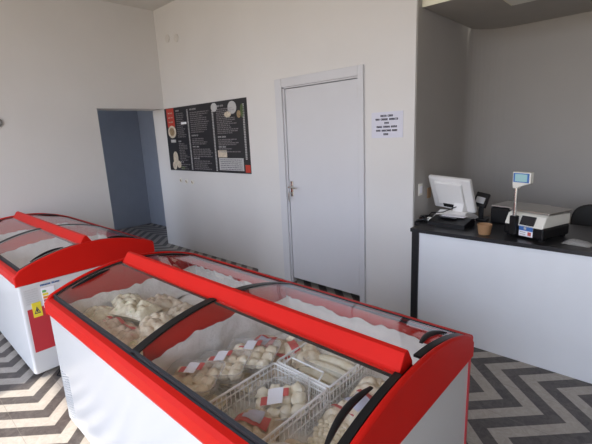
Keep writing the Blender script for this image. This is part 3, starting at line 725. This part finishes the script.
def make_tray(label, loc, rot, hx=.10, hy=.075, hz=.05, kind='dumpling', seed=1, m='pale', group=None, sticker=True, cat='tray', stick=(-.035, .012, .0, .06)):
    t = thing('dumpling_tray' if kind == 'dumpling' else 'bun_tray', label, cat, loc, rot, group)
    b = new(); L = [[b.verts.new((x, y, z)) for x, y in p] for p, z in ((rsq(hx * .86, hy * .84, .02), .001), (rsq(hx * .97, hy * .96, .028), hz), (rsq(hx * 1.03, hy * 1.04, .03), hz + .002), (rsq(hx * 1.03, hy * 1.04, .03), hz + .006), (rsq(hx * .99, hy * .985, .028), hz + .006))]
    for A, B in zip(L, L[1:]):
        for i in range(len(A)): b.faces.new((A[i], A[(i + 1) % len(A)], B[(i + 1) % len(A)], B[i])).smooth = True
    b.faces.new(L[0][::-1]); obj('tub', b, 'tub', t)
    rng = random.Random(seed)
    if kind == 'dumpling':
        n1, n2 = 4, 3
        for i in range(n1):
            for j in range(n2):
                cx_ = (-1 + (2 * i + 1) / n1) * hx * .80 + rng.uniform(-.005, .005); cy_ = (-1 + (2 * j + 1) / n2) * hy * .78 + rng.uniform(-.005, .005)
                b = new(); bmesh.ops.create_icosphere(b, subdivisions=2, radius=1.0)
                ang = rng.uniform(0, PI)
                for v in b.verts:
                    c = v.co.copy(); c.z = c.z if c.z > 0 else c.z * .7
                    pinch = 1 + .18 * math.sin(6 * math.atan2(c.y, c.x)) * (1 - abs(c.z))
                    x = c.x * hx / n1 * .98 * pinch; y = c.y * hy / n2 * .92 * pinch
                    k_ = 1 + .35 * noise.noise(c * 1.8 + Vector((seed * 3, i * 2, j * 2)))
                    rx, ry = x * k_, y * k_
                    v.co = Vector((cx_ + rx * math.cos(ang * .25) - ry * math.sin(ang * .25), cy_ + rx * math.sin(ang * .25) + ry * math.cos(ang * .25), .026 + c.z * .024 * k_))
                for f in b.faces: f.smooth = True
                obj('dumpling', b, m, t)
    else:
        for j in range(2):
            b = new(); bmesh.ops.create_icosphere(b, subdivisions=3, radius=1.0); cy_ = (-.5 + j) * hy * .95
            for v in b.verts:
                c = v.co.copy(); v.co = Vector((c.x * hx * .86, cy_ + c.y * hy * .42, .024 + c.z * .026 + .004 * noise.noise(c * 4 + Vector((seed, j, 0)))))
            for f in b.faces: f.smooth = True
            obj('bun', b, 'bun', t)
    b = new()
    grid(b, lambda u, v: Vector(((u - .5) * 2 * hx * .99, (v - .5) * 2 * hy * .985, hz + .004 + .006 * math.sin(PI * u) * math.sin(PI * v) + .003 * noise.noise(Vector((u * 5, v * 5, seed))))), 12, 10)
    obj('film', b, 'film', t)
    if sticker:
        x0, x1, y0, y1 = stick
        lab = lambda nm, xa, xb, ya, yb, mm, l: (lambda b: (grid(b, lambda u, v: Vector((xa + (xb - xa) * u, ya + (yb - ya) * v, hz + .0125 + l + .002 * math.sin(PI * u))), 4, 4), obj(nm, b, mm, t)))(new())
        rg = random.Random(seed * 5)
        lab('red_print', x0 - .026, x0 + .002, y0 + rg.uniform(-.012, .012), y0 + rg.uniform(.022, .04), 'rprint', 0)
        lab('red_print', x1 - .002, x1 + rg.uniform(.012, .024), y1 - rg.uniform(.025, .04), y1 + rg.uniform(-.01, .008), 'rprint', 0)
        lab('price_sticker', x0, x1, y0, y1, 'paper', .002)
    return t
def wire_basket(label, x0, x1, y0, y1, zr, depth, handle_y=None, group='wire baskets in the near freezer'):
    t = thing('wire_basket', label, 'basket', ((x0 + x1) / 2, (y0 + y1) / 2, zr - depth), (0, 0, 0), group)
    hx, hy = (x1 - x0) / 2, (y1 - y0) / 2
    lp = lambda a, c, z, r_: [(p[0], p[1], z) for p in rsq(a, c, r_, 3)]
    b = new()
    for z, r_ in ((depth, .0048), (depth - .024, .003), (depth * .45, .0026)):
        P = lp(hx, hy, z, .012); tube(b, P + [P[0]], r_, 6)
    obj('rim', b, 'wire', t)
    b = new(); nx, ny = max(4, int(2 * hx / .021)), max(4, int(2 * hy / .021))
    for i in range(nx + 1):
        x = -hx + 2 * hx * i / nx; tube(b, [(x, -hy, depth), (x, -hy, 0), (x, hy, 0), (x, hy, depth)], .0021, 5)
    for j in range(ny + 1):
        y = -hy + 2 * hy * j / ny; tube(b, [(-hx, y, depth), (-hx, y, 0), (hx, y, 0), (hx, y, depth)], .0021, 5)
    obj('wire_mesh', b, 'wire', t)
    for s in ((handle_y,) if handle_y is not None else ()):
        b = new(); tube(b, [(-.09, s * hy, depth), (-.09, s * hy, depth + .012), (-.085, s * hy - s * .035, depth + .022), (.085, s * hy - s * .035, depth + .022), (.09, s * hy, depth + .012), (.09, s * hy, depth)], .0035, 6); obj('handle', b, 'wire', t)
    return t

GB = 'bags of dumplings in the left half of the near freezer'
bags = [
 ('green flecked dumpling bag in the front left corner of the near freezer', (-2.215, .735, .635), 30, 'greenish', 3, None, None),
 ('green flecked dumpling bag lying against the frosted left end wall', (-2.225, .91, .645), -12, 'greenish', 4, (-.1, .2, .4, .7), None),
 ('large green flecked dumpling bag on top of the left end pile', (-2.055, .875, .67), 22, 'greenish', 5, None, None),
 ('tan dumpling bag under the red spine beside the frosted left end wall', (-2.12, 1.06, .615), 5, 'tan', 6, None, None),
 ('tan dumpling bag under the spine nearest the middle divider', (-1.87, 1.07, .62), -10, 'tan', 7, None, None),
 ('pink striped dumpling bag against the front rim, left of its twin', (-1.995, .72, .635), 10, 'pinkish', 8, None, (-.7, .5, .2, .42)),
 ('pink striped dumpling bag against the front rim, nearer the divider', (-1.825, .715, .64), 0, 'pinkish', 9, None, (-.8, .1, .25, .5)),
 ('creamy white dumpling bag in the middle of the left compartment', (-1.82, .86, .65), -30, 'pale', 10, None, None),
 ('pale dumpling bag with red stripe in front of the half hidden wire basket', (-1.645, .81, .615), 15, 'pale', 11, None, (-.2, .7, .5, .68)),
 ('pale green dumpling bag in the front corner against the divider', (-1.655, .71, .635), -5, 'greenish', 12, None, None),
]
for lab, loc, a, m, sd, st, bd in bags:
    make_bag(lab, loc, (R(random.Random(sd).uniform(-8, 8)), R(random.Random(sd + 1).uniform(-8, 8)), R(a)), .125, .085, .058, m, sd, 30, st, bd, GB)
# goods below, so that the compartment is not hollow
wire_basket('white wire basket half hidden in the left compartment under the divider arc', -1.76, -1.49, .90, 1.16, .70, .14, -1)

GT = 'dumpling trays beside the divider'
TR = (R(4), R(-6))
make_tray('clear dumpling tray with white sticker nearest the front rim', (-1.29, .738, .628), (R(8), R(-4), R(28)), .118, .084, .052, seed=1, group=GT)
make_tray('clear dumpling tray with white sticker, second from the front rim', (-1.262, .868, .632), (R(8), R(-8), R(28)), .115, .076, .05, seed=2, group=GT)
make_tray('clear dumpling tray with white sticker, third from the front rim', (-1.228, .995, .636), (R(8), R(-4), R(25)), .118, .084, .05, seed=3, group=GT)
make_tray('clear dumpling tray lying beneath the stickered front tray', (-1.225, .72, .555), (0, 0, R(20)), .11, .08, .05, seed=4, group=GT, sticker=False)
make_tray('clear dumpling tray lying beneath the third stickered tray', (-1.21, .93, .555), (0, 0, R(15)), .11, .09, .05, seed=5, group=GT, sticker=False)
GP = 'dumpling bags under the spine'
make_bag('dumpling bag with lilac sticker behind the third tray', (-1.255, 1.125, .60), (R(6), 0, R(15)), .11, .09, .055, 'tan', 21, 34, (-.5, .05, -.45, .3), (-.65, .25, -.55, .45), GP, 'lilac')
make_bag('dumpling bag with red print behind the wire basket corner', (-1.14, 1.20, .60), (0, R(5), R(-25)), .11, .085, .06, 'pale', 22, 34, (-.5, .1, -.1, .5), (-.2, .5, -.6, -.2), GP, 'lilac')
make_bag('dumpling bag with red stripe squeezed against the wire basket', (-1.16, 1.075, .575), (R(5), R(6), R(20)), .10, .075, .06, 'tan', 23, 30, None, (-.6, .5, .05, .35), GP)

# wire baskets
wire_basket('white wire basket at the front holding one big tray and a bag', -1.105, -.825, .672, 1.010, .672, .118)
wire_basket('white wire basket under the spine holding long bun trays', -1.105, -.825, 1.024, 1.34, .672, .118, -1)
make_tray('big pale tray with red print leaning inside the front basket', (-.955, .90, .605), (R(20), R(-12), R(35)), .115, .085, .045, seed=7, m='bun', stick=(-.04, .02, -.03, .035), group='goods in the front wire basket')
make_bag('dumpling bag with red print lying in the front basket', (-.965, .775, .565), (R(4), 0, R(20)), .095, .07, .045, 'tan', 31, 26, (-.4, .3, -.3, .4), (-.75, .6, -.45, .2), 'goods in the front wire basket', 'lilac')
make_bag('plain dumpling bag in the front basket against the rim', (-.955, .72, .556), (0, 0, R(0)), .105, .055, .04, 'tan', 32, 26, None, None, 'goods in the front wire basket')
GU = 'bun trays in the rear wire basket'
make_tray('long bun tray in the rear basket, nearest the basket handle', (-.955, 1.095, .585), (0, 0, R(6)), .125, .06, .045, 'bun', 8, group=GU, sticker=False)
make_tray('long bun tray in the middle of the rear basket', (-.945, 1.20, .597), (0, 0, R(4)), .125, .06, .045, 'bun', 9, group=GU, sticker=False)
make_tray('long bun tray at the far side of the rear basket', (-.955, 1.29, .60), (0, 0, R(3)), .125, .045, .045, 'bun', 10, group=GU, sticker=False)
GR = 'dumpling bags right of the wire baskets'
make_bag('dumpling bag with lilac sticker and red print beside the black lid grip', (-.69, 1.045, .59), (R(5), 0, R(-20)), .10, .08, .06, 'pale', 41, 30, (-.5, .3, -.5, .3), (-.7, .5, .3, .55), GR, 'lilac')
make_bag('plain tan dumpling bag behind the lilac stickered bag', (-.70, 1.17, .59), (0, 0, R(10)), .105, .075, .06, 'pale', 42, 32, (.2, .8, -.4, .4), None, GR, 'lilac')
make_bag('pale dumpling bag at the right end under the spine', (-.64, 1.25, .57), (0, 0, R(-15)), .09, .075, .06, 'pale', 43, 30, None, None, GR)
make_bag('dumpling bag with white label in the near front corner of the basket row', (-.765, .735, .575), (R(6), 0, R(35)), .09, .07, .055, 'pale', 44, 26, (-.6, .4, -.5, .2), (-.3, .2, -.8, -.5), GR)
# bag of small round dough balls
t = thing('dough_ball_bag', 'clear bag of small round dough balls right of the front wire basket', 'bag', (-.70, .90, .565), (R(5), 0, R(15)), GR)
b = new()
grid(b, lambda u, v: Vector(((u - .5) * .20, (v - .5) * .17, .018 + .035 * (math.sin(PI * u) * math.sin(PI * v)) ** .5)), 16, 14); obj('film', b, 'film', t)
rng = random.Random(77); proto_me = None
for i in range(9):
    for j in range(7):
        u, v = (i + .5 + (j % 2) * .4) / 9.4, (j + .5) / 7
        p = Vector(((u - .5) * .19, (v - .5) * .155, .016 + .034 * (math.sin(PI * u) * math.sin(PI * v)) ** .5 - .008 + rng.uniform(-.003, .003)))
        if proto_me is None:
            b = new(); bmesh.ops.create_icosphere(b, subdivisions=2, radius=.0135)
            for vv in b.verts: vv.co.z *= .85; vv.co *= 1 + .1 * noise.noise(vv.co * 90)
            for f in b.faces: f.smooth = True
            o = obj('dough_ball', b, 'ball', t, p); proto_me = o.data
        else:
            o = bpy.data.objects.new('dough_ball', proto_me); COL.objects.link(o); o.parent = t; o.location = p; o.rotation_euler = (rng.random() * 6, rng.random() * 6, rng.random() * 6)
make_bag('dumpling bag with red seam between the dough balls and the basket', (-.735, .985, .56), (0, 0, R(-5)), .09, .05, .05, 'pale', 45, 20, None, (-.8, .8, .2, .45), GR)
make_bag('dumpling bag in the front right corner below the lid grip', (-.60, .80, .56), (0, 0, R(10)), .08, .09, .05, 'pale', 46, 28, None, None, GR)
make_bag('dumpling bag against the right end wall below the lid grip', (-.605, 1.03, .555), (0, 0, R(85)), .10, .065, .05, 'pale', 47, 28, None, None, GR)
